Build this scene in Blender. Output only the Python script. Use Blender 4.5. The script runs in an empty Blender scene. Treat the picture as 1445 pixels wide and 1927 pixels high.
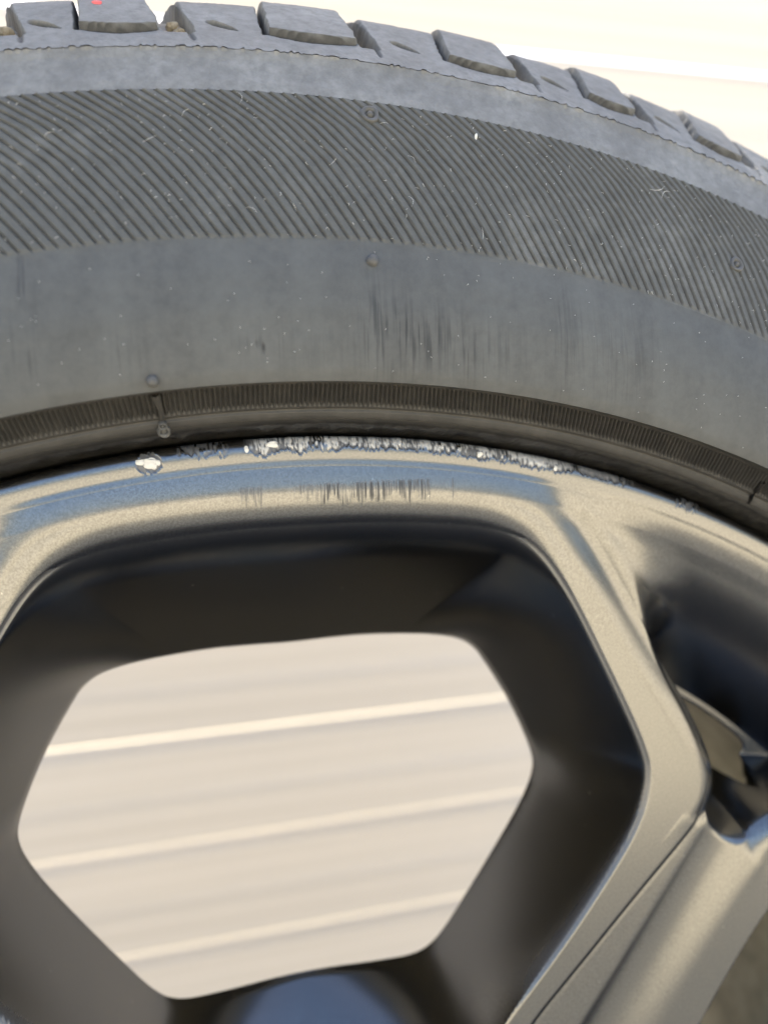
import bpy, math, random
import numpy as np
from mathutils import Matrix, Vector

random.seed(7); np.random.seed(7)
scene = bpy.context.scene
R = math.radians
HUB = 0.3268                       # height of the wheel centre above the ground

# ------------------------------------------------------------------ camera
def rot(rx, ry, rz):
    cx, sx, cy, sy, cz, sz = math.cos(rx), math.sin(rx), math.cos(ry), math.sin(ry), math.cos(rz), math.sin(rz)
    X = np.array([[1, 0, 0], [0, cx, -sx], [0, sx, cx]])
    Y = np.array([[cy, 0, sy], [0, 1, 0], [-sy, 0, cy]])
    Z = np.array([[cz, -sz, 0], [sz, cz, 0], [0, 0, 1]])
    return Y @ X @ Z
# wheel frame: X right, Y up, Z out of the wheel face;  world: x = X, y = -Z, z = Y + HUB
M3 = np.array([[1, 0, 0], [0, 0, -1.0], [0, 1, 0]])
cam = bpy.data.cameras.new('camera')
cam_o = bpy.data.objects.new('camera', cam); scene.collection.objects.link(cam_o)
CW = np.array([-0.01989718, 0.23518699, 0.1483393])
RW = M3 @ rot(R(-6.3886244), R(-13.7024075), R(-1.61007983))
mw = np.eye(4); mw[:3, :3] = RW; mw[:3, 3] = M3 @ CW + np.array([0, 0, HUB])
cam_o.matrix_world = Matrix(mw.tolist())
cam.sensor_fit = 'HORIZONTAL'; cam.sensor_width = 36.0
cam.lens = 36.0 * 1431.866 / 1445.0
cam.clip_start = 0.01; cam.clip_end = 400
cam.dof.use_dof = True; cam.dof.focus_distance = 0.146; cam.dof.aperture_fstop = 11
scene.camera = cam_o

# ------------------------------------------------------------------ light
SUN_EL, SUN_AZ = 53.0, 12.0        # sun behind the shutter, a little to the right
world = bpy.data.worlds.new('World'); scene.world = world; world.use_nodes = True
wn = world.node_tree
for n in list(wn.nodes): wn.nodes.remove(n)
sky = wn.nodes.new('ShaderNodeTexSky'); sky.sky_type = 'NISHITA'; sky.sun_disc = False
sky.sun_elevation = R(SUN_EL); sky.sun_rotation = R(SUN_AZ)
sky.dust_density = 4.0; sky.air_density = 1.0; sky.ozone_density = 1.0
bgn = wn.nodes.new('ShaderNodeBackground'); bgn.inputs['Strength'].default_value = 0.15
wo = wn.nodes.new('ShaderNodeOutputWorld')
wn.links.new(sky.outputs[0], bgn.inputs[0]); wn.links.new(bgn.outputs[0], wo.inputs[0])
sun = bpy.data.lights.new('sun', 'SUN'); sun.energy = 3.9; sun.angle = R(0.5); sun.color = (1, .93, .82)
sun_o = bpy.data.objects.new('sun', sun); scene.collection.objects.link(sun_o)
sd = Vector((math.sin(R(SUN_AZ)) * math.cos(R(SUN_EL)), math.cos(R(SUN_AZ)) * math.cos(R(SUN_EL)), math.sin(R(SUN_EL))))
sun_o.rotation_euler = sd.to_track_quat('Z', 'Y').to_euler()
scene.view_settings.view_transform = 'Standard'; scene.view_settings.look = 'None'
scene.view_settings.exposure = 1.66; scene.view_settings.gamma = 1
scene.cycles.max_bounces = 8

# ------------------------------------------------------------------ helpers
col = scene.collection
def W(X, Y, Z):                    # mm in wheel frame -> metres in world, local to the hub
    return np.stack([X, -Z, Y], -1) * 0.001
def hashf(ix, iy, seed):
    h = (ix.astype(np.int64) * 374761393 + iy.astype(np.int64) * 668265263 + seed * 974634777) & 0xffffffff
    h = ((h ^ (h >> 13)) * 1274126177) & 0xffffffff
    return ((h ^ (h >> 16)) & 0xffff) / 65535.0
def noise(x, y, seed=0):
    x = np.asarray(x, float); y = np.asarray(y, float); x, y = np.broadcast_arrays(x, y)
    ix = np.floor(x); iy = np.floor(y); fx = x - ix; fy = y - iy
    fx = fx * fx * (3 - 2 * fx); fy = fy * fy * (3 - 2 * fy)
    a = hashf(ix, iy, seed); b = hashf(ix + 1, iy, seed); c = hashf(ix, iy + 1, seed); d = hashf(ix + 1, iy + 1, seed)
    return (a * (1 - fx) + b * fx) * (1 - fy) + (c * (1 - fx) + d * fx) * fy
def fbm(x, y, seed=0, o=3):
    s = 0; a = .5; t = 0
    for k in range(o):
        s = s + a * noise(np.asarray(x) * 2 ** k, np.asarray(y) * 2 ** k, seed + k); t += a; a *= .5
    return s / t
def ss(x, a=0.0, b=1.0):
    t = np.clip((x - a) / (b - a), 0, 1); return t * t * (3 - 2 * t)
def smin(a, b, k):
    h = np.clip(.5 + .5 * (b - a) / k, 0, 1); return b * (1 - h) + a * h - k * h * (1 - h)
def smax(a, b, k): return -smin(-a, -b, k)

def link(o, parent=None):
    col.objects.link(o)
    if parent: o.parent = parent
    return o
def empty(name, parent=None, loc=(0, 0, 0)):
    o = bpy.data.objects.new(name, None); o.location = loc; o.empty_display_size = .05
    return link(o, parent)
def mesh_obj(name, V, F, mat, parent=None, N=None, attrs=None, smooth=True):
    me = bpy.data.meshes.new(name)
    V = np.ascontiguousarray(V, dtype=np.float32).reshape(-1, 3); F = np.ascontiguousarray(F, dtype=np.int32)
    nf, k = F.shape
    if N is not None:                  # make the winding agree with the given normals
        a, b, c = V[F[:, 0]].astype(float), V[F[:, 1]].astype(float), V[F[:, 2]].astype(float)
        if (np.cross(b - a, c - a) * np.asarray(N)[F[:, 0]]).sum() < 0: F = np.ascontiguousarray(F[:, ::-1])
    me.vertices.add(len(V)); me.vertices.foreach_set('co', V.ravel())
    me.loops.add(nf * k); me.loops.foreach_set('vertex_index', F.ravel())
    me.polygons.add(nf); me.polygons.foreach_set('loop_start', np.arange(0, nf * k, k, dtype=np.int32))
    me.polygons.foreach_set('use_smooth', np.full(nf, smooth))
    me.update(calc_edges=True)
    if attrs:
        for an, av in attrs.items():
            at = me.color_attributes.new(an, 'FLOAT_COLOR', 'POINT')
            c = np.zeros((len(V), 4), np.float32); c[:, :av.shape[1]] = av; c[:, 3] = 1
            at.data.foreach_set('color', c.ravel())
    if N is not None:
        me.normals_split_custom_set_from_vertices(np.asarray(N, dtype=np.float32).reshape(-1, 3).tolist())
    me.materials.append(mat)
    return link(bpy.data.objects.new(name, me), parent)
def grid_normals(P, flip=False):
    du = np.gradient(P, axis=0); dv = np.gradient(P, axis=1)
    n = np.cross(du, dv); n /= np.maximum(np.linalg.norm(n, axis=-1, keepdims=True), 1e-12)
    return -n if flip else n
def grid_faces(n, m, flip=False):
    i = np.arange(n - 1)[:, None] * m + np.arange(m - 1)[None, :]
    F = np.stack([i, i + m, i + m + 1, i + 1], -1).reshape(-1, 4)
    return F[:, ::-1] if flip else F
def sub_mesh(V, F, keep, N, attrs=None):
    F = F[keep]; used = np.unique(F); mp = np.full(len(V), -1); mp[used] = np.arange(len(used))
    return V[used], mp[F], N[used], ({k: a[used] for k, a in attrs.items()} if attrs else None)
def lathe(name, prof, mat, parent, n=256, a0=0, a1=360, smooth=True):
    prof = np.array(prof, float); a = np.radians(np.linspace(a0, a1, n + 1))
    r = prof[:, 0][:, None]; z = prof[:, 1][:, None] + 0 * a[None]
    P = W(r * np.sin(a), r * np.cos(a), z)
    return mesh_obj(name, P, grid_faces(len(prof), n + 1), mat, parent, smooth=smooth)

# ------------------------------------------------------------------ materials
def mat_new(name):
    m = bpy.data.materials.new(name); m.use_nodes = True
    nt = m.node_tree; b = nt.nodes['Principled BSDF']; return m, nt, b
def nd(nt, t, **k):
    n = nt.nodes.new(t)
    for a, v in k.items():
        if a in n.inputs: n.inputs[a].default_value = v
        else: setattr(n, a, v)
    return n
def L(nt, a, b): nt.links.new(a, b)
def coords(nt, scale=(1, 1, 1), kind='Object'):
    tc = nd(nt, 'ShaderNodeTexCoord'); mp = nd(nt, 'ShaderNodeMapping'); mp.inputs['Scale'].default_value = scale
    L(nt, tc.outputs[kind], mp.inputs[0]); return mp.outputs[0]
def noise_n(nt, vec, scale, detail=4, rough=.6):
    n = nd(nt, 'ShaderNodeTexNoise'); n.inputs['Scale'].default_value = scale; n.inputs['Detail'].default_value = detail
    n.inputs['Roughness'].default_value = rough; L(nt, vec, n.inputs['Vector']); return n.outputs['Fac']
def ramp(nt, fac, stops):
    r = nd(nt, 'ShaderNodeValToRGB'); el = r.color_ramp.elements
    while len(el) < len(stops): el.new(.5)
    for e, (p, c) in zip(el, stops):
        e.position = p; e.color = (c, c, c, 1) if isinstance(c, (int, float)) else (*c, 1)
    L(nt, fac, r.inputs[0]); return r.outputs[0]
def mix(nt, fac, a, b, mode='MIX'):
    m = nd(nt, 'ShaderNodeMix', data_type='RGBA', blend_type=mode)
    for s, v in ((m.inputs[0], fac), (m.inputs[6], a), (m.inputs[7], b)):
        if hasattr(v, 'node'): L(nt, v, s)
        elif isinstance(v, (int, float)): s.default_value = v if s.type == 'VALUE' else (v, v, v, 1)
        else: s.default_value = (*v, 1)
    return m.outputs[2]
def mth(nt, op, a, b=0.0, c=0.0):
    m = nd(nt, 'ShaderNodeMath', operation=op)
    for s, v in zip(m.inputs, (a, b, c)):
        if hasattr(v, 'node'): L(nt, v, s)
        else: s.default_value = v
    return m.outputs[0]
def bump(nt, b, h, strength, dist, prev=None):
    n = nd(nt, 'ShaderNodeBump'); n.inputs['Strength'].default_value = strength; n.inputs['Distance'].default_value = dist
    L(nt, h, n.inputs['Height'])
    if prev is not None: L(nt, prev, n.inputs['Normal'])
    L(nt, n.outputs[0], b.inputs['Normal']); return n.outputs[0]

def rubber(name, base, dust, dustc=(.25, .26, .25), rough=.62, grit=.5, streak=False, cav=False, spec=.35, dpos=(.45, .75), patch=45):
    m, nt, b = mat_new(name)
    v = coords(nt)
    big = noise_n(nt, v, patch, 6, .65); mid = noise_n(nt, v, 420, 5, .7); fine = noise_n(nt, v, 3200, 3, .6)
    c = mix(nt, ramp(nt, mid, [(.3, 0.0), (.7, 1.0)]), tuple(x * .86 for x in base), tuple(x * 1.12 for x in base))
    dm = mth(nt, 'MULTIPLY', ramp(nt, big, [(dpos[0], 0.0), (dpos[1], 1.0)]), ramp(nt, mid, [(.35, .25), (.65, 1.0)]))
    c = mix(nt, mth(nt, 'MULTIPLY', dm, dust), c, dustc)
    # isolated pale specks
    sp = ramp(nt, noise_n(nt, v, 900, 2, .5), [(.80, 0.0), (.84, 1.0)])
    c = mix(nt, mth(nt, 'MULTIPLY', sp, .35), c, (.34, .35, .34))
    b.inputs['Roughness'].default_value = rough; b.inputs['Specular IOR Level'].default_value = spec
    hgt = mth(nt, 'ADD', mth(nt, 'MULTIPLY', fine, .35), mid)
    if streak:
        at = nd(nt, 'ShaderNodeVertexColor', layer_name='wear_shade'); sp_ = nd(nt, 'ShaderNodeSeparateColor'); L(nt, at.outputs[0], sp_.inputs[0])
        vs = coords(nt, (1, .1, .035)); st = noise_n(nt, vs, 1300, 3, .6)
        s2 = ramp(nt, st, [(.50, 0.0), (.57, 1.0)])
        f = mth(nt, 'MULTIPLY', sp_.outputs[0], s2)
        c = mix(nt, mth(nt, 'MULTIPLY', f, .8), c, (.025, .027, .03))
        vs2 = coords(nt, (1, .1, .12)); sw = noise_n(nt, vs2, 110, 3, .5)
        c = mix(nt, mth(nt, 'MULTIPLY', ramp(nt, sw, [(.4, 0.0), (.75, 1.0)]), .22), c, (.2, .21, .205))
        c = mix(nt, mth(nt, 'MULTIPLY', sp_.outputs[1], .75), c, (.02, .02, .022))
        hgt = mth(nt, 'SUBTRACT', hgt, mth(nt, 'MULTIPLY', f, 2.0))
    if cav:                            # recesses darkened: shade painted into the rubber colour
        at = nd(nt, 'ShaderNodeVertexColor', layer_name='wear_shade'); sp_ = nd(nt, 'ShaderNodeSeparateColor'); L(nt, at.outputs[0], sp_.inputs[0])
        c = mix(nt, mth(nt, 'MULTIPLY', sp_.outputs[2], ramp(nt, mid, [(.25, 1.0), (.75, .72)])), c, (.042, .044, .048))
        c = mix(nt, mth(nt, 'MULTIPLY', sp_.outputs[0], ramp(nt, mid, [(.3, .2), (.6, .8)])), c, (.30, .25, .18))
    L(nt, c, b.inputs['Base Color'])
    bump(nt, b, hgt, grit, .00012)
    return m
M_smooth = rubber('rubber_smooth', (.088, .0905, .089), .18, (.142, .146, .143), .56, .16, streak=True, patch=22)
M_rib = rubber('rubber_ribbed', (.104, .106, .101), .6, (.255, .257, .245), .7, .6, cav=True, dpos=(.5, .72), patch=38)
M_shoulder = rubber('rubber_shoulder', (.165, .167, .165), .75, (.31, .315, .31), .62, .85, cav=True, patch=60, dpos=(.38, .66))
M_bead = rubber('rubber_bead', (.046, .044, .041), .45, (.12, .113, .10), .5, .6, spec=.45, patch=90)
M_dark = rubber('rubber_dark', (.016, .015, .014), .35, (.09, .085, .075), .38, .6, spec=.4, patch=300)
M_tread = rubber('rubber_tread', (.10, .104, .11), .7, (.25, .255, .26), .68, .9, patch=70)

def paint():
    m, nt, b = mat_new('satin_graphite_paint')
    v = coords(nt)
    fl = noise_n(nt, v, 2600, 2, .6); fl2 = noise_n(nt, v, 5200, 1, .5); big = noise_n(nt, v, 30, 4, .6)
    c = mix(nt, ramp(nt, fl, [(.35, 0.0), (.65, 1.0)]), (.17, .169, .168), (.235, .234, .233))
    b.inputs['Metallic'].default_value = 1.0
    rg = mth(nt, 'ADD', mth(nt, 'MULTIPLY', big, .07), .195)
    at = nd(nt, 'ShaderNodeVertexColor', layer_name='wear_shade'); sp = nd(nt, 'ShaderNodeSeparateColor'); L(nt, at.outputs[0], sp.inputs[0])
    dk, wh, scr = sp.outputs[0], sp.outputs[1], sp.outputs[2]
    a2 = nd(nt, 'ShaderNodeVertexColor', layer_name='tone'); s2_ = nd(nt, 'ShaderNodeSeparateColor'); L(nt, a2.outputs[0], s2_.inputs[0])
    c = mix(nt, s2_.outputs[0], c, (.125, .125, .126))        # darker paint of the window walls, plus pocket shade painted in by depth
    # hairline scratches, upright, inside the scraped patch
    vs = coords(nt, (1, .05, .03)); st = noise_n(nt, vs, 1500, 3, .7)
    s2 = mth(nt, 'MULTIPLY', ramp(nt, st, [(.46, 0.0), (.56, 1.0)]), scr)
    c = mix(nt, mth(nt, 'MULTIPLY', scr, .30), c, (.20, .205, .22))
    c = mix(nt, mth(nt, 'MULTIPLY', s2, .85), c, (.035, .037, .042))
    c = mix(nt, dk, c, (.15, .15, .153))
    c = mix(nt, wh, c, (.56, .55, .525))
    # stray specks of dust
    spk = ramp(nt, noise_n(nt, v, 700, 1, .4), [(.80, 0.0), (.83, 1.0)])
    c = mix(nt, mth(nt, 'MULTIPLY', spk, .5), c, (.6, .6, .58))
    L(nt, c, b.inputs['Base Color'])
    anyw = mth(nt, 'MAXIMUM', mth(nt, 'MAXIMUM', dk, wh), mth(nt, 'MULTIPLY', s2, .8))
    L(nt, mth(nt, 'ADD', rg, mth(nt, 'MULTIPLY', anyw, .3)), b.inputs['Roughness'])
    L(nt, mth(nt, 'SUBTRACT', 1.0, mth(nt, 'MULTIPLY', mth(nt, 'MAXIMUM', dk, wh), .7)), b.inputs['Metallic'])
    bump(nt, b, mth(nt, 'ADD', fl, mth(nt, 'MULTIPLY', fl2, .4)), .035, .0001)
    return m
M_paint = paint()
def simple(name, c1, c2, scale, rough, metal=0, bs=.4, bd=.001, detail=6, spec=.5):
    m, nt, b = mat_new(name); v = coords(nt)
    n = noise_n(nt, v, scale, detail, .65)
    L(nt, mix(nt, ramp(nt, n, [(.3, 0.0), (.7, 1.0)]), c1, c2), b.inputs['Base Color'])
    b.inputs['Roughness'].default_value = rough; b.inputs['Metallic'].default_value = metal
    b.inputs['Specular IOR Level'].default_value = spec
    bump(nt, b, noise_n(nt, v, scale * 6, 4, .6), bs, bd); return m
M_barrel = simple('dusty_barrel_paint', (.16, .145, .10), (.34, .31, .23), 90, .75, 0, .6, .0006)
M_concrete = simple('pale_concrete', (.60, .535, .38), (.74, .665, .485), 9, .85, 0, .5, .002)
M_bounce_cut = simple('dark_bounce_cut', (.035, .035, .036), (.075, .074, .072), 60, .9, 0, .6, .002)  # colour of the dark strip added to cut bounce
M_slat = simple('cream_slat_paint', (.80, .745, .66), (.84, .79, .71), 6, .55, 0, .05, .0005)
nt = M_slat.node_tree; pb = nt.nodes['Principled BSDF']; out_ = nt.nodes['Material Output']
trn = nt.nodes.new('ShaderNodeBsdfTranslucent'); trn.inputs[0].default_value = (.80, .74, .66, 1)
mx = nt.nodes.new('ShaderNodeMixShader'); mx.inputs[0].default_value = .17  # translucency added so the sun behind brightens the slats
for dst in (pb.inputs['Base Color'], trn.inputs[0]):
    vz = coords(nt, (.35, .35, 60)); nz_ = noise_n(nt, vz, 1.6, 5, .7)
    nt.links.new(mix(nt, ramp(nt, nz_, [(.3, 0.0), (.7, 1.0)]), ((.44, .41, .365) if dst is not trn.inputs[0] else (.78, .725, .66)), ((.60, .565, .52) if dst is not trn.inputs[0] else (.90, .85, .785))), dst)
nt.links.new(pb.outputs[0], mx.inputs[1]); nt.links.new(trn.outputs[0], mx.inputs[2]); nt.links.new(mx.outputs[0], out_.inputs[0])
M_nub = rubber('rubber_nub', (.10, .10, .097), .4, (.2, .2, .2), .45, .2)
M_lint = simple('pale_lint', (.6, .6, .57), (.8, .79, .75), 300, .8, 0, 0, .0001)
M_red = simple('red_paint', (.75, .10, .10), (.85, .16, .15), 300, .6, 0, .1, .0001)
M_grit = simple('sandy_grit', (.25, .20, .13), (.55, .47, .34), 900, .9, 0, .5, .0003)
M_white = simple('bare_chipped_alloy', (.62, .61, .58), (.85, .83, .78), 700, .45, .2, .6, .0003)

# ================================================================== SETTING
def tagt(o, label, cat, group=None):
    o['label'] = label; o['category'] = cat
    if group: o['group'] = group
g = 60.0; n = 24
xs = np.linspace(-g, g, n); GX, GY = np.meshgrid(xs, xs, indexing='ij')
ground = mesh_obj('ground', np.stack([GX, GY, 0 * GX], -1), grid_faces(n, n), M_concrete, smooth=False)
ground['kind'] = 'structure'
V = [(x, y, z) for z in (.0, .006) for (x, y) in ((-4, -.30), (4, -.30), (4, .36), (-4, .36))]
cut_strip = mesh_obj('bounce_cut_strip', np.array(V), np.array([(4, 5, 6, 7), (0, 1, 5, 4), (1, 2, 6, 5), (2, 3, 7, 6), (3, 0, 4, 7)]), M_bounce_cut, smooth=False)  # unseen dark strip, added to cut ground bounce and darken rim reflections
cut_strip['kind'] = 'structure'

# ribbed shutter standing behind the wheel, one object per slat
WALLY, PITCH, WALLH = 0.42, 0.0842, 1.6
shutter = empty('roller_shutter', None, (0.3, WALLY, 0))
tagt(shutter, 'pale cream shutter of horizontal slats, translucency added to brighten it, blurred, standing behind the upright wheel', 'shutter')
ns = int(WALLH / PITCH)
prof = []
NP_ = 24
for k in range(NP_ + 1):                                  # sloping face, a small step, then a proud upper ledge
    t = k / NP_
    y = -.0022 * ss(t, 0, .40) + .0022 * ss(t, .38, .46) - .0034 * ss(t, .46, .90) + .0050 * ss(t, .89, 1.0)
    prof.append((float(y), (PITCH - .0014) * t))
V = []; hw = 3.0
for sx in (-hw, hw):
    for (y, z) in prof: V.append((sx, y, z))
m_ = NP_ + 1
F = [(k, m_ + k, m_ + 1 + k, k + 1) for k in range(NP_)]
slat_me = None
for k in range(ns):
    if slat_me is None:
        o = mesh_obj('slat', np.array(V), np.array(F), M_slat, shutter); slat_me = o.data
    else:
        o = bpy.data.objects.new('slat', slat_me); link(o, shutter)
    o.location = (0, random.uniform(-.0006, .0006), k * PITCH + .001 + random.uniform(-.0002, .0002))
for sx in (-hw - .02, hw + .02):
    V = [(sx + a * .03, b, c) for a in (-1, 1) for b in (-.02, .03) for c in (0, ns * PITCH + .03)]
    mesh_obj('guide_rail', np.array(V), np.array([(0, 1, 3, 2), (4, 6, 7, 5), (0, 4, 5, 1), (2, 3, 7, 6), (1, 5, 7, 3)]), M_barrel, shutter, smooth=False)

# ================================================================== WHEEL
wheel = empty('car_wheel', None, (0, 0, HUB))
tagt(wheel, 'upright car wheel, dusty grey tyre on a satin graphite alloy rim with scuffed lip', 'wheel')
tyre = empty('tyre', wheel)
rim = empty('rim', wheel)

# ---------------------------------------------------------------- tyre
S_ST = [-14.2, -8.6, -3.1, 3.5, 9.8, 15.0, 20.3, 26.0]
S_EN = [-12.3, -6.85, -.6, 6.1, 11.95, 17.05, 22.6, 28.4]
R_ST = [-12.1, -6.7, -.42, 6.28, 12.1, 17.2, 22.75, 28.6]
R_EN = [-9.7, -4.15, 2.75, 9.0, 14.2, 19.45, 25.1, 31.0]
while R_EN[-1] < 345:
    a = R_EN[-1] + .85
    if a + 5 > 345.0: break
    S_ST.append(a); S_EN.append(a + 2.2); R_ST.append(a + 2.35); R_EN.append(a + 4.9)
def box1(a, lo, hi, e): return ss(a, lo - e, lo + e) * (1 - ss(a, hi - e, hi + e))
def tread_disp(A, S, wob):
    """A degrees, s = arc distance (mm) above the flash line A; negative = carved, in mm"""
    d = np.zeros_like(A + S); cavm = np.zeros(d.shape); tan_ = np.zeros(d.shape); owner = np.zeros(d.shape, np.int32)
    for i in range(len(S_ST)):
        a0, a1, b0, b1 = S_ST[i], S_EN[i], R_ST[i], R_EN[i]
        nx = S_ST[i + 1] if i + 1 < len(S_ST) else R_EN[i] + .85
        sel = np.where((A[0] > a0 - 1) & (A[0] < nx + 1))[0]
        if len(sel) == 0: continue
        sl = slice(sel[0], sel[-1] + 1); a = A[:, sl]; s = S[:, sl]; e = .034
        aw = a + wob[:, sl] * .06
        # wide notch after the long block
        sn = aw + .035 * (s - 12)
        notch = box1(sn, b1, nx, e * 1.6) * ss(s, 6.5, 9.5)
        edge = box1(aw + .02 * (s - 8), nx - .1, nx + .04, .05) * ss(s, 2.5, 4.5) * .25     # shallow left edge of the short block
        gap = box1(aw, a1, b0, e) * ss(s, 7.5, 8.6)
        d[:, sl] -= np.maximum(3.8 * notch, np.maximum(2.8 * gap, 2.4 * edge))
        # long block: proud, with a scooped crescent under it
        inb = box1(aw, b0, b1, e)
        bot = 8.3 - 1.0 * ss(a, b0, (b0 + b1) / 2) + .35 * ss(a, (b0 + b1) / 2, b1)
        d[:, sl] += 1.0 * inb * ss(s, bot - .3, bot + .3)
        low = bot - 1.7 * np.sqrt(np.clip(np.sin(np.pi * np.clip((a - b0) / (b1 - b0), 0, 1) ** .8), 0, 1)) - .3
        d[:, sl] -= 2.7 * inb * ss(s, low, bot) ** 1.6 * (1 - ss(s, bot - .1, bot + .12))
        # leaf-shaped recess in the short block
        cx, cs = (a0 + 1.0 * (a1 - a0) / 2.2), 10.6
        u = (a - cx) * 5.55; v = s - cs
        ang = .62; uu = u * math.cos(ang) - v * math.sin(ang); vv = u * math.sin(ang) + v * math.cos(ang)
        Ll = 3.6; wdt = 1.05 * np.clip(1 - .5 * (uu / Ll), .25, 1.4)
        q = (uu / Ll) ** 2 + (vv / wdt) ** 2
        d[:, sl] -= 2.1 * (1 - ss(q, .5, 1.05)) * (.55 + .45 * ss(vv, -.6, .5))
        scoop = inb * ss(s, low - .1, low + .5) * (1 - ss(s, bot + .15, bot + .5))
        cavm[:, sl] = np.maximum(cavm[:, sl], np.maximum.reduce([scoop, 1.0 * (1 - ss(q, .6, 1.2)), .9 * gap, 3.2 * edge, .35 * notch * (1 - ss(s, 9, 11))]))  # painted shade: undercuts, leaf recesses, gaps and block edges
        tan_[:, sl] = np.maximum.reduce([tan_[:, sl], .9 * notch * ss(s, 9, 12), .35 * ss(s, 20.5, 23.5)])
        ow = owner[:, sl]
        ow[(aw > a0) & (aw < a1 + .02) & (s > 3.5)] = 2 * i + 1
        ow[(aw > b0 - .02) & (aw < b1) & (s > bot)] = 2 * i + 2
        ow[sn > b1] = np.where((sn > b1) & (s > 6.5), 0, ow)[sn > b1]
    return d, owner, np.stack([tan_, 0 * tan_, cavm], -1)

RIBP = 360.0 / 842
def rib_phase(A, r):
    off = np.interp(r, [262, 268.1, 276.2, 283, 290, 296, 300], [.95, 0, -1.05, -2.0, -3.25, -4.65, -5.6])
    return (A - off) / RIBP
def smooth_profile(pts, n):
    """resample a polyline of (r, z) by arc length with light smoothing"""
    p = np.array(pts, float); d = np.r_[0, np.cumsum(np.hypot(*np.diff(p, axis=0).T))]
    t = np.linspace(0, d[-1], n); return np.stack([np.interp(t, d, p[:, 0]), np.interp(t, d, p[:, 1])], 1), t
def build_zone(zone, pts, rows, A, mat, parent, fine=True, label=None):
    pr, t = smooth_profile(pts, rows)
    # smooth the profile a little so it is not faceted
    k = {'smooth': 7, 'rib': 9, 'shoulder': 3, 'block': 5, 'bead': 1}.get(zone, 1)
    if rows > 4 * k and k > 1:
        ker = np.ones(k) / k
        for c in (0, 1):
            ext = np.r_[2 * pr[0, c] - pr[k:0:-1, c], pr[:, c], 2 * pr[-1, c] - pr[-2:-k - 2:-1, c]]
            pr[:, c] = np.convolve(ext, ker, 'same')[k:-k]
    tg = np.gradient(pr, axis=0); tg /= np.linalg.norm(tg, axis=1, keepdims=True)
    nr, nz = -tg[:, 1], tg[:, 0]                        # outward normal in (r, z)
    r = pr[:, 0][:, None]; z = pr[:, 1][:, None]; Ag = A[None, :] + 0 * r; s = t[:, None] + 0 * Ag
    arc = Ag * r * math.pi / 180
    d = np.zeros_like(Ag); owner = None; wear_shade = None; rr = r + 0 * Ag
    vis = ss(Ag, -16, -15) * (1 - ss(Ag, 29, 30)) if fine else 0
    if zone == 'rib':
        ph = rib_phase(Ag + .05 * (fbm(arc * .12, rr * .12, 5) - .5), rr)
        f = ph - np.floor(ph)
        pf = 1 - np.clip(1 - np.abs(f - .17) / .17, 0, 1) ** .8 + .16 * np.exp(-((f - .40) / .07) ** 2) - .18 * ss(f, .45, .95) * (1 - ss(f, .95, 1))
        fade = ss(s, .2, 1.1) * (1 - .0 * s)
        amp = .70 * fade * (.85 + .4 * (fbm(arc * .2, rr * .2, 9) - .5))
        gm = np.clip(1 - np.abs(f - .17) / .19, 0, 1) ** .7 * ss(s, .2, 1.1)  # groove mask: shade between the ribs, painted into the colour
        wear_shade = np.stack([0 * gm, 0 * gm, gm * (.45 + .5 * fbm(arc * .3, rr * .3, 95))], -1)
        d = d + vis * amp * (pf - .6) + vis * .05 * (noise(arc * 4, rr * 4, 3) - .5)
    if zone == 'smooth':
        d = d + .05 * (fbm(arc * .08, rr * .08, 21) - .5) * vis
        d = d + vis * .10 * ss(s, t[-1] - .5, t[-1] - .1) * (noise(arc * .9, rr * 0, 2))
        X = arc; up = rr * np.cos(np.radians(Ag)); xx = rr * np.sin(np.radians(Ag))
        def patch(cx, cy, wx, wy, k=1): return k * np.exp(-((xx - cx) / wx) ** 2 - ((up - cy) / wy) ** 2)
        m = patch(12.5, 254, 2.6, 7, .75) + patch(17, 251, 6, 5, .85) + patch(28, 249, 10, 5, .6) + patch(-9, 250, 2.2, 1.5, .7) + patch(-45, 258, 1.2, 8, .6) + patch(-45.5, 250, 1.8, 6, .5) \
            + patch(49, 251, 3, 8, .45) + patch(60, 247, 9, 8, .3) + patch(-30, 248, 3, 4, .35) + patch(0, 249, 14, 4, .2)
        m = np.clip(m * (2.0 * fbm(xx * .9, up * .25, 31)), 0, 1)
        g2 = ss(patch(-7.8, 249.2, .25, 1.0, 1), .3, .6) + .6 * ss(patch(-8.9, 250.0, .3, .7, 1), .3, .6)
        wear_shade = np.stack([m, np.clip(g2, 0, 1), 0 * m], -1)
        d = d - .12 * g2
    if zone == 'shoulder':
        d = d + vis * (.12 * (fbm(arc * .5, rr * .5, 12, 4) - .5) + .05 * (noise(arc * 4, rr * 4, 3) - .5))
        fl = ss(s, t[-1] - .5, t[-1])                     # torn flash edge
        rr = rr
        d = d + vis * .35 * fl * ss(noise(arc * 1.6, 0 * arc, 8) + .4 * noise(arc * 6, 0 * arc, 9), .5, 1.1)
    if zone == 'block':
        wob = (fbm(arc * .5, s * .5, 17) - .5) * 2
        dd, owner, wear_shade = tread_disp(Ag, s, wob)
        tear = .35 * (1 - ss(s, 0, .7)) * ss(noise(arc * 1.6, 0 * arc, 8) + .4 * noise(arc * 6, 0 * arc, 9), .5, 1.1)
        d = dd + vis * (.16 * (fbm(arc * .7, s * .7, 14, 4) - .5) + .05 * (noise(arc * 4, s * 4, 3) - .5) + tear)
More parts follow.
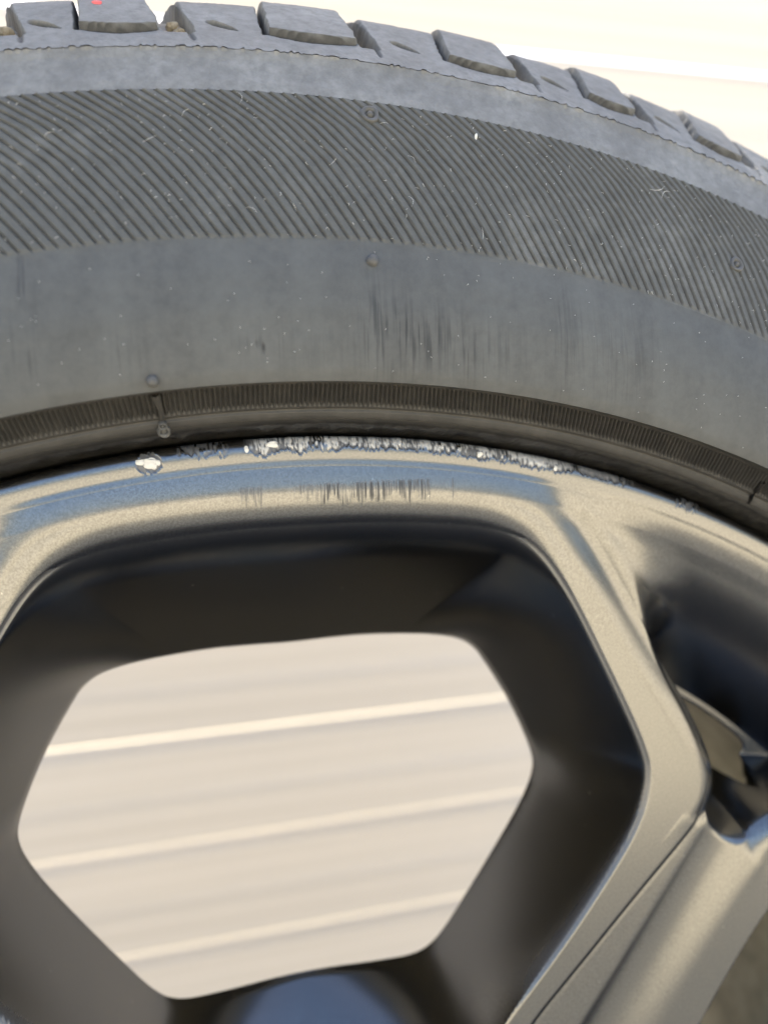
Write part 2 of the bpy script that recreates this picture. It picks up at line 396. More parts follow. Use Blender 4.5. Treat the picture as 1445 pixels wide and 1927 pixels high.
    if zone == 'bead':
        # radial serrations between r 239.4 and 243.1, circumferential grooves below
        f = (Ag + .11 * (rr - 241) * ss(Ag, -3, 12) * 1.2) / (360.0 / 1745 * 1.0); f = f - np.floor(f)
        ser = ss(rr, 239.2, 239.8) * (1 - ss(rr, 242.9, 243.3)) * (z > 5)
        d = d - vis * .75 * ser * (.5 + .5 * np.cos(2 * np.pi * f)) * (.8 + .4 * fbm(arc * .3, rr, 7))
        for rg, dep, w in ((238.7, .45, .16), (236.75, .55, .2)):
            d = d - dep * np.exp(-((rr - rg) / w) ** 2) * (z > 3)
        d = d + vis * .05 * (fbm(arc * .8, rr * 2, 4) - .5)
        # worn, torn rubber beside the rim
        low = (1 - ss(rr, 235.6, 236.5)) * ss(rr, 234.2, 235)
        d = d + vis * low * .9 * (fbm(arc * .45, rr * 1.2, 41, 4) - .55)
    P = W((rr + d * nr[:, None]) * np.sin(np.radians(Ag)), (rr + d * nr[:, None]) * np.cos(np.radians(Ag)), z + d * nz[:, None])
    N = grid_normals(P); 
    if (N[rows // 2, len(A) // 2] @ np.array([nr[rows // 2] * math.sin(R(A[len(A) // 2])), -nz[rows // 2], nr[rows // 2] * math.cos(R(A[len(A) // 2]))])) < 0: N = -N
    F = grid_faces(*Ag.shape, flip=True)
    return P.reshape(-1, 3), F, N.reshape(-1, 3), (None if wear_shade is None else {'wear_shade': wear_shade.reshape(-1, 3)}), owner

A_vis = np.arange(-16, 30.0001, .037)
A_far = np.arange(30.0, 344.0001, .5)
A_all = np.r_[A_vis, A_far[1:]]
BEAD = [(233.0, -14), (233.4, -8), (234.3, -3.5), (235.1, .2), (235.6, 2.6), (236.2, 4.3), (236.8, 5.2), (237.6, 5.9), (238.7, 6.5), (239.3, 7.4), (241.2, 9.6), (243.1, 11.6), (243.45, 12.2), (243.5, 14.6)]
SMOOTH = [(243.5, 14.6), (243.8, 15.0), (245, 15.35), (250, 15.7), (256, 15.6), (262, 14.55), (267.9, 12.78)]
RIB = [(267.9, 12.72), (275, 10.5), (283, 7.7), (290, 5.0), (296, 2.6)]
SHO = [(296, 2.68), (298, 1.7), (300.5, .3), (303, -.9), (304.9, -1.45)]
BLK = [(304.95, -1.35), (308, -4.3), (314, -10.4), (319.5, -16.0), (321.0, -17.9), (322.0, -20.0), (323.0, -24), (324.2, -34), (325.2, -50)]
def part(name, zone, pts, rows, mat, parent, label=None, far_rows=None):
    V, F, N, at, ow = build_zone(zone, pts, rows, A_vis, mat, parent)
    o = mesh_obj(name, V, F, mat, parent, N, at)
    if label: o['label'] = label
    return V, F, N, at, ow, o
part('bead_toe', 'bead', BEAD[:7], 34, M_dark, tyre, 'torn black rubber pressed against the rim lip')
part('bead', 'bead', BEAD[6:], 60, M_bead, tyre, 'dark brownish bead with fine radial serrations next to the rim')
part('smooth_band', 'smooth', SMOOTH, 44, M_smooth, tyre, 'smooth grey sidewall band with vertical scuff streaks')
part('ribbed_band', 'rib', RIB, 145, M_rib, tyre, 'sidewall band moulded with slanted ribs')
part('shoulder_band', 'shoulder', SHO, 34, M_shoulder, tyre, 'pale bluish dusty shoulder band')
V, F, N, at, ow = build_zone('block', BLK, 190, A_vis, M_tread, tyre)
fo = ow.reshape(-1)[F].max(axis=1)
v2, f2, n2, w2 = sub_mesh(V, F, fo == 0, N, at)
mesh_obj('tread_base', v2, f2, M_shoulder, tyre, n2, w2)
for k in np.unique(fo):
    if k == 0: continue
    keep = fo == k
    if keep.sum() < 60: continue
    v2, f2, n2, w2 = sub_mesh(V, F, keep, N, at)
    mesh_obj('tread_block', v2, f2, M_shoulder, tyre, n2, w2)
# unseen remainder of the circumference, the crown and the far sidewall
FULLP = [(233.0, -14)] + BEAD[1:] + SMOOTH[1:] + RIB[1:] + SHO[1:] + [(304.95, -1.35), (314, -10.4), (321, -17.9), (323, -24), (325.2, -50)]
V, F, N, at, ow = build_zone('plain', FULLP, 110, A_far, M_smooth, tyre, fine=False)
mesh_obj('carcass', V, F, M_shoulder, tyre, N)
crown = [(325.2, -50)]
for zc in (-62, -100, -138):
    crown += [(325.6, zc + 5), (318, zc + 4.5), (318, zc - 4.5), (325.8, zc - 5)]
crown += [(325.2, -150), (323, -176), (320, -184), (304.9, -199), (296, -203), (267, -213), (244, -215), (236, -204), (233, -190)]
lathe('far_side', crown, M_tread, tyre, 300)

# moulding nubs
def surf_point(r, ang, prof, lift=0.0):
    p = np.array(prof); z = np.interp(r, p[:, 0], p[:, 1]); z2 = np.interp(r + 1, p[:, 0], p[:, 1]); dz = z2 - z
    n = np.array([-dz, 1.0]); n /= np.linalg.norm(n)
    s_, c_ = math.sin(R(ang)), math.cos(R(ang))
    pos = W((r + n[0] * lift) * s_, (r + n[0] * lift) * c_, z + n[1] * lift)
    nor = Vector((n[0] * s_, -n[1], n[0] * c_)); return Vector(pos), nor
def nub(r, ang, prof, R0, ring=True, h=.45, lift=0.0):
    pos, nor = surf_point(r, ang, prof, lift)
    if ring: pr = [(R0 * 1.02, -.35), (R0, .3), (R0 * .96, .50), (R0 * .85, .56), (R0 * .62, .48), (R0 * .50, .15), (R0 * .44, -.15), (R0 * .36, .2), (R0 * .3, h), (R0 * .2, h * 1.35), (0.001, h * 1.45)]
    else: pr = [(R0, -.4), (R0 * .98, .2), (R0 * .9, .55), (R0 * .68, .85), (R0 * .35, 1.0), (0.001, 1.05)]
    n = 28; V = []
    for (q, z) in pr:
        for k in range(n):
            a = 2 * math.pi * k / n; w = 1 + .05 * math.sin(3 * a + R0 * 9 + q)
            V.append((q * w * math.cos(a) * .001, q * w * math.sin(a) * .001, z * .001))
    F = [(i * n + k, i * n + (k + 1) % n, (i + 1) * n + (k + 1) % n, (i + 1) * n + k) for i in range(len(pr) - 1) for k in range(n)]
    o = mesh_obj('moulding_nub', np.array(V), np.array(F), M_nub, tyre)
    o.location = pos; o.rotation_euler = nor.to_track_quat('Z', 'Y').to_euler(); return o
nub(293.15, 2.88, RIB, 1.75, True, .5, .1)['label'] = 'round ringed nub at the top of the ribbed band'
nub(281.5, 18.8, RIB, 1.6, True, .45, .1)['label'] = 'round ringed nub low in the ribbed band at the right'
nub(264.6, 2.62, SMOOTH, 1.1, False)['label'] = 'small domed pip on the smooth band'
nub(245.2, -6.15, SMOOTH, 1.05, False)['label'] = 'small pip above the serrated bead'
nub(238.0, -6.12, [(236, 5.2), (243, 11)], .8, True, .3, .15)
nub(236.9, -6.12, [(236, 5.2), (243, 11)], 1.15, True, .2, .1)
# little moulding channel joining the two, and the short mark at the right of the bead
def strip_tube(name, pts, rad, mat, parent, nseg=8):
    V = []; F = []
    pts = [Vector(p) for p in pts]
    for i, p in enumerate(pts):
        t = (pts[min(i + 1, len(pts) - 1)] - pts[max(i - 1, 0)]).normalized(); u = t.orthogonal().normalized(); w = t.cross(u)
        rr_ = rad[i] if isinstance(rad, (list, tuple)) else rad
        for k in range(nseg):
            a = 2 * math.pi * k / nseg; V.append(p + (u * math.cos(a) + w * math.sin(a)) * rr_)
    for i in range(len(pts) - 1):
        for k in range(nseg): F.append((i * nseg + k, i * nseg + (k + 1) % nseg, (i + 1) * nseg + (k + 1) % nseg, (i + 1) * nseg + k))
    return mesh_obj(name, np.array([tuple(v) for v in V]), np.array(F), mat, parent)
def bead_pt(r, a, lift):
    p = np.array(BEAD); z = np.interp(r, p[:, 0], p[:, 1]); return tuple(W(r * math.sin(R(a)), r * math.cos(R(a)), z + lift))
strip_tube('moulding_channel', [bead_pt(r, -6.13 + .04 * math.sin(r), .1) for r in (243.3, 242.4, 241.4, 240.4, 239.4, 238.4)], [.00085, .0008, .0006, .0005, .00045, .0004], M_bead, tyre)
strip_tube('moulding_channel', [bead_pt(r, 23.6 + (243 - r) * .12, .0) for r in (241.6, 240, 238.4, 237.2)], [.0006, .0006, .0005, .0004], M_dark, tyre)

# grit lodged in the tread notches, a stone in a recess, the red dot
def blob(name, pos, rad, mat, parent, sq=(1, 1, 1), seed=0, n=10):
    V = []; F = []
    for i in range(n + 1):
        th = math.pi * i / n
        for k in range(2 * n):
            ph = math.pi * k / n; dd = Vector((math.sin(th) * math.cos(ph), math.sin(th) * math.sin(ph), math.cos(th)))
            w = .7 + .6 * float(noise(dd.x * 2 + seed * 3.1 + 20, dd.y * 2 + dd.z * 1.7 + 20, seed))
            V.append((dd.x * w * rad * sq[0], dd.y * w * rad * sq[1], dd.z * w * rad * sq[2]))
    for i in range(n):
        for k in range(2 * n): F.append((i * 2 * n + k, i * 2 * n + (k + 1) % (2 * n), (i + 1) * 2 * n + (k + 1) % (2 * n), (i + 1) * 2 * n + k))
    o = mesh_obj(name, np.array(V), np.array(F), mat, parent); o.location = pos; return o
for (a, r_, seed, rd, lf) in ((-3.62, 317.2, 1, .0012, -3.0), (-3.4, 315.8, 2, .0010, -3.2), (-3.85, 315.0, 3, .0007, -3.2), (-9.2, 316.4, 5, .0013, -3.0), (-2.12, 315.3, 4, .0006, -1.6), (-1.9, 314.6, 7, .0004, -1.6), (6.35, 311.6, 8, .0006, -1.2)):
    blob('lodged_grit', surf_point(r_, a, BLK[:4], lf)[0], rd, M_grit, tyre, (1.2, 1, .8), seed)
pos, nor = surf_point(317.4, -6.05, BLK[:4], 1.25)
Vd = [(0, 0, 0)] + [(math.cos(a) * .0009 * (1 + .08 * math.sin(3 * a)), math.sin(a) * .0007, -.00003) for a in np.linspace(0, 2 * math.pi, 21)[:-1]] + [(math.cos(a) * .00093, math.sin(a) * .00074, -.0004) for a in np.linspace(0, 2 * math.pi, 21)[:-1]]
Fd = [(0, 1 + k, 1 + (k + 1) % 20) for k in range(20)] + [t for k in range(20) for t in ((1 + k, 21 + k, 21 + (k + 1) % 20), (1 + k, 21 + (k + 1) % 20, 1 + (k + 1) % 20))]
o = mesh_obj('paint_dot', np.array(Vd), np.array(Fd), M_red, tyre); o.location = pos; o.rotation_euler = nor.to_track_quat('Z', 'Y').to_euler()
o['label'] = 'small red paint dot on a tread block'

# lint and rubber crumbs on the sidewall: uncountable
Vl = []; Fl = []
def fibre(r_, a, ln, th, prof, w=.00005, curl=.8):
    global Vl, Fl
    pos, nor = surf_point(r_, a, prof, .16)
    u = nor.orthogonal().normalized(); v = nor.cross(u)
    d = u * math.cos(th) + v * math.sin(th); e = nor.cross(d); pts = []
    for k in range(5):
        t = k / 4; pts.append(pos + d * (t - .5) * ln + e * ln * curl * (t - .5) ** 2 + nor * (.0002 * math.sin(math.pi * t)))
    b0 = len(Vl)
    for i, p in enumerate(pts):
        ww = w * (1 - .5 * abs(i / 2 - 1))
        for q in (e * ww, nor * ww, -e * ww): Vl.append(tuple(p + q))
    for i in range(4):
        for k in range(3): Fl.append((b0 + i * 3 + k, b0 + i * 3 + (k + 1) % 3, b0 + i * 3 + 3 + (k + 1) % 3, b0 + i * 3 + 3 + k))
for i in range(330):
    r_ = random.uniform(268.5, 295.5); a = random.uniform(-14, 24)
    fibre(r_, a, random.uniform(.0002, .0008), random.uniform(0, 6.28), RIB, random.uniform(.00002, .00006), random.uniform(-2, 2))
for i in range(11):
    fibre(random.uniform(270, 295), random.uniform(-12, 23), random.uniform(.0015, .003), random.uniform(0, 6.28), RIB, .00004, random.uniform(-1.5, 1.5))
for i in range(110):
    fibre(random.uniform(245, 267), random.uniform(-14, 24), random.uniform(.0001, .0004), random.uniform(0, 6.28), SMOOTH, random.uniform(.00003, .00006), random.uniform(-2, 2))
fibre(291.5, 14.9, .0042, 2.6, RIB, .00007, .7); fibre(291.6, 15.15, .003, 2.9, RIB, .00006, -.9)
o = mesh_obj('lint', np.array(Vl), np.array(Fl), M_lint, tyre); o['kind'] = 'stuff'
p = surf_point(292.0, 6.95, RIB, .35)[0]; blob('grain_of_sand', p, .00045, M_lint, tyre, (.6, .7, 1.25), 6)

# ---------------------------------------------------------------- rim front as a height field
def chaikin(P, it=3):
    P = np.array(P, float)
    for _ in range(it):
        Q = np.roll(P, -1, 0); P = np.stack([.75 * P + .25 * Q, .25 * P + .75 * Q], 1).reshape(-1, 2)
    return P
def closed(half):
    h = [tuple(p) for p in half]; l = [(-x, y) for x, y in reversed(h) if x > 0]
    return l + h
L1h = [(0, 216.3), (15, 216.1), (30, 214.9), (41, 213.3), (49.5, 209.3), (57.3, 198.2), (66.5, 180.3), (75.5, 161.5), (77.8, 153.0), (75, 142.5), (66.7, 130.3), (55.8, 116.4), (43.8, 103), (38, 95.5), (31, 82), (25, 68), (16, 59.5), (0, 58)]
L2h = [(0, 226.6), (20, 226.0), (41, 223.8), (52.5, 220.2), (58.8, 211.6), (67.3, 198), (76.8, 182.6), (86.6, 167), (92.0, 155.6), (93.8, 147.0), (89.5, 139.7), (74.7, 125.4), (58.3, 108.8), (47.6, 98.3), (40, 87), (33.5, 72), (27, 58), (16, 51), (0, 49.5)]
L0h = [(0, 182.5), (10, 182.8), (21, 182.8), (39.4, 181.0), (47.8, 178.0), (52.5, 171), (58.5, 160.8), (64.0, 148.4), (65.8, 141.3), (62.1, 132.6), (55, 121.6), (45.5, 107.9), (37.2, 96.5), (32, 93), (24, 92.7), (0, 94.4)]
L0, L1, L2 = (chaikin(closed(h), 3) for h in (L0h, L1h, L2h))
L3 = chaikin(closed([(0, 191.2), (9, 190.8), (14.5, 190.4), (17.2, 188.4), (16.6, 184.8), (12.5, 181.0), (7.5, 178.8), (0, 178.2)]), 2)
RIDGE0 = np.array([(20, 262), (44, 238), (59.9, 219.4), (65, 213.3), (69.1, 207), (75.9, 194.3), (81.5, 178.8), (89, 166), (95, 150), (95, 120)], float)
def open_chaikin(P, it=3):
    for _ in range(it):
        a, b = P[:-1], P[1:]; Q = np.stack([.75 * a + .25 * b, .25 * a + .75 * b], 1).reshape(-1, 2); P = np.concatenate([P[:1], Q, P[-1:]])
    return P
RIDGE = open_chaikin(RIDGE0, 3)
def seg_dist(P, Q, close=True):
    a = Q; b = np.roll(Q, -1, 0)
    if not close: a, b = Q[:-1], Q[1:]
    best = np.full(len(P), 1e9); sgn = np.zeros(len(P)); wn_ = np.zeros(len(P), np.int32)
    for (ax, ay), (bx, by) in zip(a, b):
        dx, dy = bx - ax, by - ay; px = P[:, 0] - ax; py = P[:, 1] - ay
        t = np.clip((px * dx + py * dy) / (dx * dx + dy * dy + 1e-12), 0, 1)
        ex = px - t * dx; ey = py - t * dy; d = ex * ex + ey * ey
        cr = dx * py - dy * px
        m = d < best; best = np.where(m, d, best); sgn = np.where(m, cr, sgn)
        if close:
            up = (ay <= P[:, 1]) & (by > P[:, 1]) & (cr > 0); dn = (ay > P[:, 1]) & (by <= P[:, 1]) & (cr < 0)
            wn_ += up.astype(np.int32) - dn.astype(np.int32)
    d = np.sqrt(best)
    return np.where(wn_ != 0, -d, d) if close else np.where(sgn > 0, d, -d)
AX = np.array([math.sin(R(36)), math.cos(R(36))])
def fold(X, Y):
    a = np.degrees(np.arctan2(X, Y)); r = np.hypot(X, Y)
    a = np.abs((a + 36) % 72 - 36); a = np.radians(a); return r * np.sin(a), r * np.cos(a), r
def rbox(u, v, hu, hv, rad):
    qx = np.abs(u) - hu + rad; qy = np.abs(v) - hv + rad
    return np.hypot(np.maximum(qx, 0), np.maximum(qy, 0)) + np.minimum(np.maximum(qx, qy), 0) - rad
def hole_sdf(x, y, r):
    P = np.stack([x, y], 1); d0 = seg_dist(P, L0)
    u = x * AX[1] - y * AX[0]; v = x * AX[0] + y * AX[1]
    d3 = seg_dist(np.stack([u, v], 1), L3)
    return d0, d3
def field(X, Y):
    x, y, r = fold(X, Y); P = np.stack([x, y], 1)
    d0, d3 = hole_sdf(x, y, r); d1 = seg_dist(P, L1); d2 = seg_dist(P, L2)
    dr = seg_dist(P, RIDGE, False)                      # positive towards the spoke axis
    axd = np.abs(x * AX[1] - y * AX[0])
    zf = .62 * ss(r, 196, 214)
    top = ss(y / np.maximum(r, 1), .955, .99) * ss(r, 180, 200)
    t = np.clip(d0, 0, None) / np.maximum(np.clip(d0, 0, None) + np.clip(-d1, 0, None), 1e-6)
    wall = -36 + (36 + zf) * t
    wall = np.where(d1 > 0, zf + 1.4 * d1, wall)
    wall = wall - .8 * (1 - np.clip(d0 / .8, 0, 1)) ** 2        # rounded rim of the opening
    k = 1.1 + 8.5 * top
    bev = np.maximum(2.0 - 2.0 * top, 0)
    sl_ = .85 - .42 * top; k1 = 2.2 - 1.1 * top
    o1 = zf + .25 - sl_ * (d2 + 2.2 - 1.9 * (1 - ss(r, 176, 196)))
    o2 = zf - 5 - 10.0 * (d2 - 3.4)
    flank = smin(smin(zf + 0 * x, o1, k1), o2, 1.5)
    flank = smin(flank, wall, k)
    # strip and lip outside the raised frame
    strip = -.05 - .5 * ss(227.5 - r, 0, 7) - .10 * np.clip(224 - r, 0, None)
    away = ss(226 - r, -1, 9)
    strip = strip + .55 * np.exp(-((dr + .6) / 3.4) ** 2) * away - .55 * np.exp(-((d2 - 1.2) / 2.4) ** 2) * away
    u = np.clip((230.5 - r) / 37.5, 0, 1)
    w = 4.5 + 13.0 * ss(r, 190, 216)
    dq = np.clip((dr + 1.2) / w, 0, 1); dep = 22.5 * (u ** 1.6) * dq ** 1.6 * (2.6 - 1.6 * dq)
    low = ss(r, 165.5, 178.5)
    pocket = strip - dep
    ang_ = (np.degrees(np.arctan2(X, Y)) + 36) % 72 - 36
    side = (ang_ > 0) * 1.0
    sp = zf - 1.15 * (1 - np.where(ang_ > 0, ss(axd, .8, 8.0), ss(axd, .3, 13.0))) - .45 * side * ss(d2, -.3, 1.1) * ss(axd, 1, 6)             # solid spoke with a shallow central channel
    outside = sp * (1 - low) + pocket * low
    out2 = outside - 1.2 * np.clip(-d2 - 3.5, 0, None) ** 2
    za = smax(flank, out2, (5.0 - 1.6 * ss(r, 190, 205) - 2.4 * top) * ss(r, 167, 182) + .5)
    q = 1 - ss(r, 157, 172)
    zb = smin(sp - .15 * side * np.exp(-((d2 - .4) / .6) ** 2), wall, k)
    z = za * (1 - q) + zb * q
    z = z - .45 * np.exp(-((d1 - .2) / .35) ** 2) * (1 - top) * ss(x, 40, 52) * ss(r, 60, 80)
    z = z - .25 * (1 - np.clip(d3 / .5, 0, 1)) ** 2 * (d3 < .5)
    z = z * ss(r, 42, 49) + (-3) * (1 - ss(r, 42, 49))
    return z, np.minimum(d0, d3)
def wear_marks(X, Y, z):
    a = np.degrees(np.arctan2(X, Y)); r = np.hypot(X, Y); arc = a * 4.07
    # curb rash along the lip: grey gouged zone with white metal inside
    zone = np.clip(ss(a, -2.9, -1.9) * (1 - ss(a, 17.2, 19.0)), 0, 1)
    zone2 = (ss(a, -5.9, -5.5) * (1 - ss(a, -3.9, -3.2))) * .7 + ss(a, 20.9, 21.3) * (1 - ss(a, 22.2, 22.8)) * .8
    low = 230.75 + 1.2 * fbm(arc * .35, 0 * arc, 61) + .9 * (noise(arc * 2.3, 0 * arc, 62) - .5) + .5 * (noise(arc * 5, 0 * arc, 63) - .5) - 1.0 * np.exp(-((a + 1.7) / .35) ** 2)
    low = low + 1.0 * ss(a, 12, 17)
    dark = zone * ss(r, low - .15, low + .15)
    dark = dark * (1 - .9 * ss(noise(arc * .55, 0 * arc, 77), .62, .72) * ss(noise(arc * 3, r, 78), .2, .5))
    low2 = 230.6 + 1.8 * noise(arc * 1.2, 0 * arc, 64)
    dark = np.maximum(dark, zone2 * ss(r, low2 - .15, low2 + .15) * ss(noise(arc * 2.5, r * .8, 65), .35, .6))
    chipz = np.exp(-((a + 7.1) / .62) ** 2 - ((r - 231.4) / 1.9) ** 2) + .5 * (fbm(arc * 1.4, r * 1.4, 79) - .5)
    dark = np.maximum(dark, .85 * ss(chipz, .40, .48))
    clump = fbm(arc * .55, r * .1, 66); streak = noise(arc * 5.5, r * .9, 67); bits = noise(arc * 2.2, r * 1.6, 68)
    wh = ss(clump * .85 + streak * .75 + bits * .40 + .10 * np.clip(r - 231.2, -1.5, 1.5), .97, 1.10) * zone * ss(r, low + .25, low + .6) * (1 - ss(r, 233.5, 234.1))
    wh = wh * (1 - .8 * ss(a, 12, 16))
    # hairline scrape patch lower down on the frame
    x = X; y = Y
    top = 224.3; bot = 219.2 + 2.6 * np.abs(noise(x * .7, 0 * x, 70) - .5) * 2 + 1.5 * (noise(x * 3, 0 * x, 71) - .5)
    m = 0
    for c0, c1, k, dy in ((-1.6, 5, .45, .8), (3.5, 13.0, 1, 0), (13.0, 25.8, .95, 0), (30.6, 31.1, 1, 0), (-12.2, -7.6, .5, .2)):
        m = np.maximum(m, k * ss(x, c0 - .5, c0 + .5) * (1 - ss(x, c1 - .5, c1 + .5)) * ss(y, bot + dy, bot + dy + 1.2) * (1 - ss(y, top - .3, top + .4)))
    m = m * (.45 + .9 * fbm(x * .8, y * .12, 73))
    fx, fy, fr = fold(X, Y); crease = np.zeros(len(X)); sel = (fr < 216) & (fx > 36)
    if sel.any():
        d1 = seg_dist(np.stack([fx[sel], fy[sel]], 1), L1); crease[sel] = .8 * np.exp(-((d1 - .2) / .4) ** 2) * ss(fx[sel], 42, 54) * ss(fr[sel], 60, 80)
    dark = np.maximum(dark, crease)
    return np.stack([np.clip(dark, 0, 1), np.clip(wh, 0, 1), np.clip(m, 0, 1)], -1)
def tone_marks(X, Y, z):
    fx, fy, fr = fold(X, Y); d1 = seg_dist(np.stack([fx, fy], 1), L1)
    t = np.maximum(ss(-d1, -.1, .9) * ss(216.5 - fr, 0, 4), .8 * ss(-z, 6, 20) * (d1 > 0))  # second term paints shade into the spoke pockets as they deepen
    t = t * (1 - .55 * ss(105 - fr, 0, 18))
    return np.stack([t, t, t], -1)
def build_sector(angs, rads, marks):
    """height-field sheet over polar grid, holes cut out, edges snapped to the outlines"""
    A, RR = np.meshgrid(np.radians(angs), rads, indexing='ij')
    X = (RR * np.sin(A)).ravel(); Y = (RR * np.cos(A)).ravel()
    z, sd_ = field(X, Y)
    e = .05
    n_, m_ = A.shape; F = grid_faces(n_, m_)
    keep = (sd_[F] > 0).any(axis=1)
    F = F[keep]; inside = np.zeros(len(X), bool); inside[np.unique(F)] = True; inside &= sd_ < 0
    idx = np.where(inside)[0]; 
    cx, cy = X[idx].copy(), Y[idx].copy()
    for _ in range(4):
        def sd_at(a, b):
            fx, fy, fr = fold(a, b); p0, p3 = hole_sdf(fx, fy, fr); return np.minimum(p0, p3)
        s0 = sd_at(cx, cy); gx = (sd_at(cx + e, cy) - sd_at(cx - e, cy)) / (2 * e); gy = (sd_at(cx, cy + e) - sd_at(cx, cy - e)) / (2 * e)
        g_ = np.maximum(np.hypot(gx, gy), .2); cx -= s0 * gx / g_ ** 2; cy -= s0 * gy / g_ ** 2
    X[idx] = cx; Y[idx] = cy; z[idx] = field(cx, cy)[0]
    # normals by central differences on the used vertices only
    used = np.unique(F); mp = np.full(len(X), -1); mp[used] = np.arange(len(used)); F = mp[F]
    X, Y, z, sd_ = X[used], Y[used], z[used], sd_[used]; h = .25
    zx = (field(X + h, Y)[0] - field(X - h, Y)[0]) / (2 * h); zy = (field(X, Y + h)[0] - field(X, Y - h)[0]) / (2 * h)
    edge = sd_ < .3
    N = np.stack([-zx, -np.ones_like(zx), -zy], 1)      # world axes: (X, -Z, Y)
    N[:, 1] = -1
    N /= np.linalg.norm(N, axis=1, keepdims=True)
    wear_shade = wear_marks(X, Y, z) if marks else np.zeros((len(X), 3)); tone = tone_marks(X, Y, z)
    z = z - .10 * wear_shade[:, 0] * (.5 + noise(X * 3, Y * 1.5, 80))
    V = W(X, Y, z)
    # rear flange of each opening: extrude boundary edges backwards
    E = np.concatenate([F[:, [0, 1]], F[:, [1, 2]], F[:, [2, 3]], F[:, [3, 0]]]); key = np.sort(E, 1); kk = key[:, 0].astype(np.int64) * len(V) + key[:, 1]
    u_, first, cnt = np.unique(kk, return_index=True, return_counts=True)
    be = E[first[cnt == 1]]; hb = sd_ < 0
    be = be[hb[be].all(axis=1)]
    bv = np.unique(be); nm = np.full(len(V), -1); nb = len(bv)
    prev = bv; base = len(V); Vn = [V]; Nn = [N]; Fn = [F]
    fx, fy, fr = fold(X[bv], Y[bv]); 
    for ring, (dz, off) in enumerate(((-.7, .5), (-1.7, 2.0), (-5.5, 9.0))):
        e_ = .1
        def sda(a, b):
            fx, fy, fr = fold(a, b); p0, p3 = hole_sdf(fx, fy, fr); return np.minimum(p0, p3)
        gx = (sda(X[bv] + e_, Y[bv]) - sda(X[bv] - e_, Y[bv])) / (2 * e_); gy = (sda(X[bv], Y[bv] + e_) - sda(X[bv], Y[bv] - e_)) / (2 * e_)
        g_ = np.maximum(np.hypot(gx, gy), .2)
        Vn.append(W(X[bv] + off * gx / g_, Y[bv] + off * gy / g_, z[bv] + dz))
        Nn.append(np.stack([-gx / g_, -.35 * (1 - ring / 2) - .0 * gx, -gy / g_], 1))
        nm2 = np.full(len(V), -1); nm2[bv] = base + ring * nb + np.arange(nb)
        a_, b_ = (be[:, 0], be[:, 1]) if ring == 0 else (nm[be[:, 0]], nm[be[:, 1]])
        Fn.append(np.stack([b_, a_, nm2[be[:, 0]], nm2[be[:, 1]]], 1)); nm = nm2
    V = np.concatenate(Vn); N = np.concatenate(Nn); F = np.concatenate(Fn)
    wear_shade = np.concatenate([wear_shade, np.zeros((len(V) - len(wear_shade), 3))])
    N = N / np.linalg.norm(N, axis=1, keepdims=True)
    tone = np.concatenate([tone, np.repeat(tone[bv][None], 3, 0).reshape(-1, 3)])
    return V, F[:, ::-1], N, {'wear_shade': wear_shade, 'tone': tone}
RSPLIT = 227.9
rad_f = np.r_[np.arange(42, 60, 1.2), np.arange(60, 160, .5), np.arange(160, RSPLIT, .36), RSPLIT]
rad_c = np.r_[np.arange(42, RSPLIT, 1.4), RSPLIT]
for (angs, rads, marks) in ((np.r_[np.arange(0, 52, .115), np.arange(52, 72.01, .8)], rad_f, True),
                            (np.r_[np.arange(-72, -34, .8), np.arange(-34, 0, .115), 0.0], rad_f, True)):
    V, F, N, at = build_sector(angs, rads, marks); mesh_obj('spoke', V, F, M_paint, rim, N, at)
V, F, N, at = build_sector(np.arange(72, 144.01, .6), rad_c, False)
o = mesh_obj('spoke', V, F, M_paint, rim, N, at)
for k in (1, 2):
    c = o.copy(); col.objects.link(c); c.parent = rim; c.rotation_euler = (0, R(72 * k), 0)
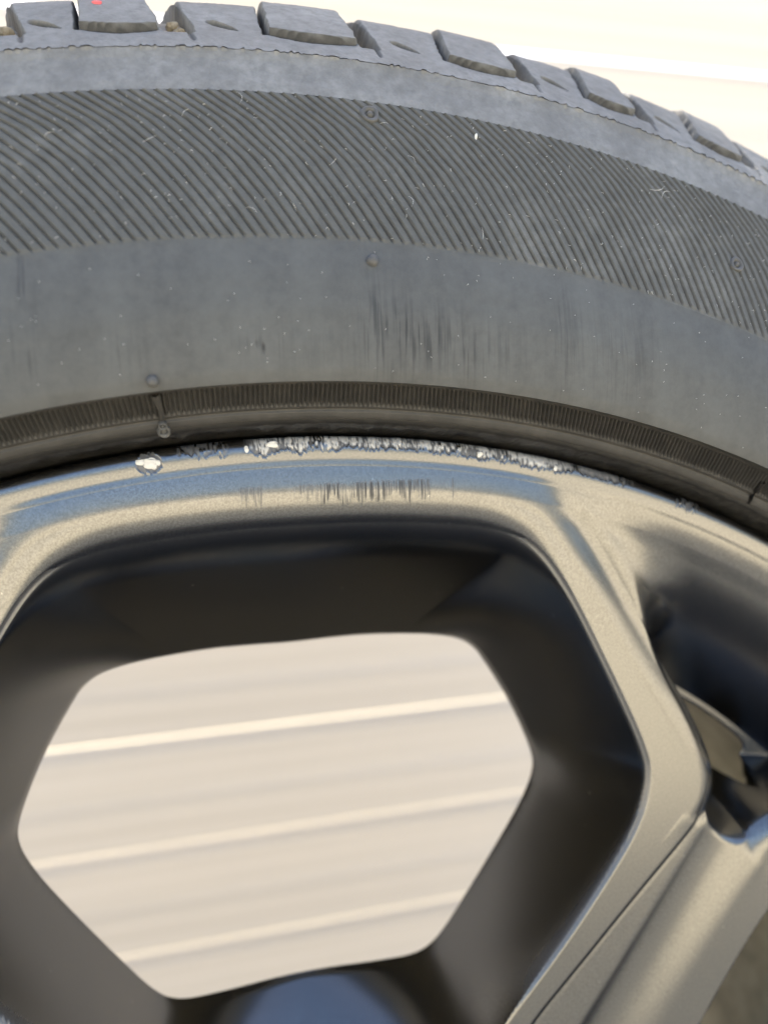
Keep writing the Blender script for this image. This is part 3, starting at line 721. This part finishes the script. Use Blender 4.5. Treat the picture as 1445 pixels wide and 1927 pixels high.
# lip ring
lipP = np.array([(RSPLIT, -.7), (228.6, -.7), (229.3, -.69), (230.0, -.67), (230.8, -.65), (231.5, -.66), (232.1, -.75), (232.7, -1.0), (233.3, -1.45), (233.7, -2.1), (233.85, -2.9), (233.6, -4.5), (233.0, -9), (231, -14), (224, -16)])
lipP[:, 1] += .65 * (np.arange(len(lipP)) < 11)
z0_ = field(np.array([0.0]), np.array([RSPLIT]))[0][0]
lipP[0, 1] = -.05
pr, tt = smooth_profile(lipP, 100)
for c in (0, 1):
    k = 5; ext = np.r_[2 * pr[0, c] - pr[k:0:-1, c], pr[:, c], 2 * pr[-1, c] - pr[-2:-k - 2:-1, c]]; pr[:, c] = np.convolve(ext, np.ones(k) / k, 'same')[k:-k]
def lip_mesh(A, marks):
    r = pr[:, 0][:, None]; Ag = np.radians(A)[None, :] + 0 * r
    X = r * np.sin(Ag); Y = r * np.cos(Ag); z = pr[:, 1][:, None] + 0 * Ag
    inner_z = field(X[0], Y[0])[0]; bl = (1 - ss(r + 0 * Ag, RSPLIT, RSPLIT + 1.5)) * (np.arange(100)[:, None] < 40)
    z = z + (inner_z[None, :] - z[0:1]) * bl
    front = (np.arange(100) < 62)[:, None]
    wear_shade = wear_marks(X.ravel(), Y.ravel(), z.ravel()).reshape(*X.shape, 3) * front[..., None] if marks else np.zeros((*X.shape, 3))
    arc = np.degrees(Ag) * 4.07
    dd = wear_shade[..., 0] * (.05 + .16 * noise(arc * 4.5, X * 0 + r * .8, 90) + .14 * fbm(arc * .9, r * .9 + 0 * arc, 91)) - wear_shade[..., 1] * .16 * noise(arc * 6, r * 3 + 0 * arc, 92)
    r2 = r - dd * .5 * ss(r, 231.5, 233.5)
    P = W(r2 * np.sin(Ag), r2 * np.cos(Ag), z - dd); N = grid_normals(P, False)
    if N[20, 10, 1] > 0: N = -N
    return P.reshape(-1, 3), grid_faces(*X.shape, flip=True), N.reshape(-1, 3), {'wear_shade': wear_shade.reshape(-1, 3)}
A1 = np.r_[np.arange(-16, 30, .045), 30.0]; A2 = np.arange(30, 344.01, .5)
V, F, N, at = lip_mesh(A1, True)
V2, F2, N2, at2 = lip_mesh(A2, False)
o = mesh_obj('rim_lip', np.concatenate([V, V2]), np.concatenate([F, F2 + len(V)]), M_paint, rim, np.concatenate([N, N2]), {'wear_shade': np.concatenate([at['wear_shade'], at2['wear_shade']])})
o['label'] = 'satin rim lip with a strip of white and grey kerb scrapes'
# the big pale chip on the lip
for (a, r_, rad, sq, sd2) in ((-7.0, 231.2, .0012, (1.2, .17, .85), 11), (-7.45, 231.8, .0008, (1.4, .2, .7), 12), (-1.35, 232.4, .0008, (1.4, .3, .8), 13), (-2.6, 231.7, .0006, (.8, .3, 1.2), 14), (9.2, 232.0, .0006, (1, .3, 1), 15), (13.5, 231.8, .0005, (.9, .3, 1.1), 16)):
    z = np.interp(r_, lipP[:10, 0], lipP[:10, 1])
    o = blob('chip', tuple(W(r_ * math.sin(R(a)), r_ * math.cos(R(a)), z - .15)), rad, M_white, rim, sq, sd2, 14)
    if sd2 == 11: o['label'] = 'large pale chip of bare alloy at the left of the lip'
lathe('barrel', [(231, -13), (222, -16), (212, -26), (206, -42), (203, -60), (199, -110), (201, -150), (208, -178), (222, -186), (231, -190), (233, -195)], M_barrel, rim, 200)
lathe('hub_cap', [(0.01, -1), (14, -1.2), (24, -2), (29, -4), (30.5, -7)], M_paint, rim, 96)
lathe('hub', [(30.4, -6.5), (33, -4), (42.5, -3.0)], M_paint, rim, 96)
lathe('hub_back', [(0.01, -60), (70, -60), (74, -40), (72, -14)], M_barrel, rim, 96)
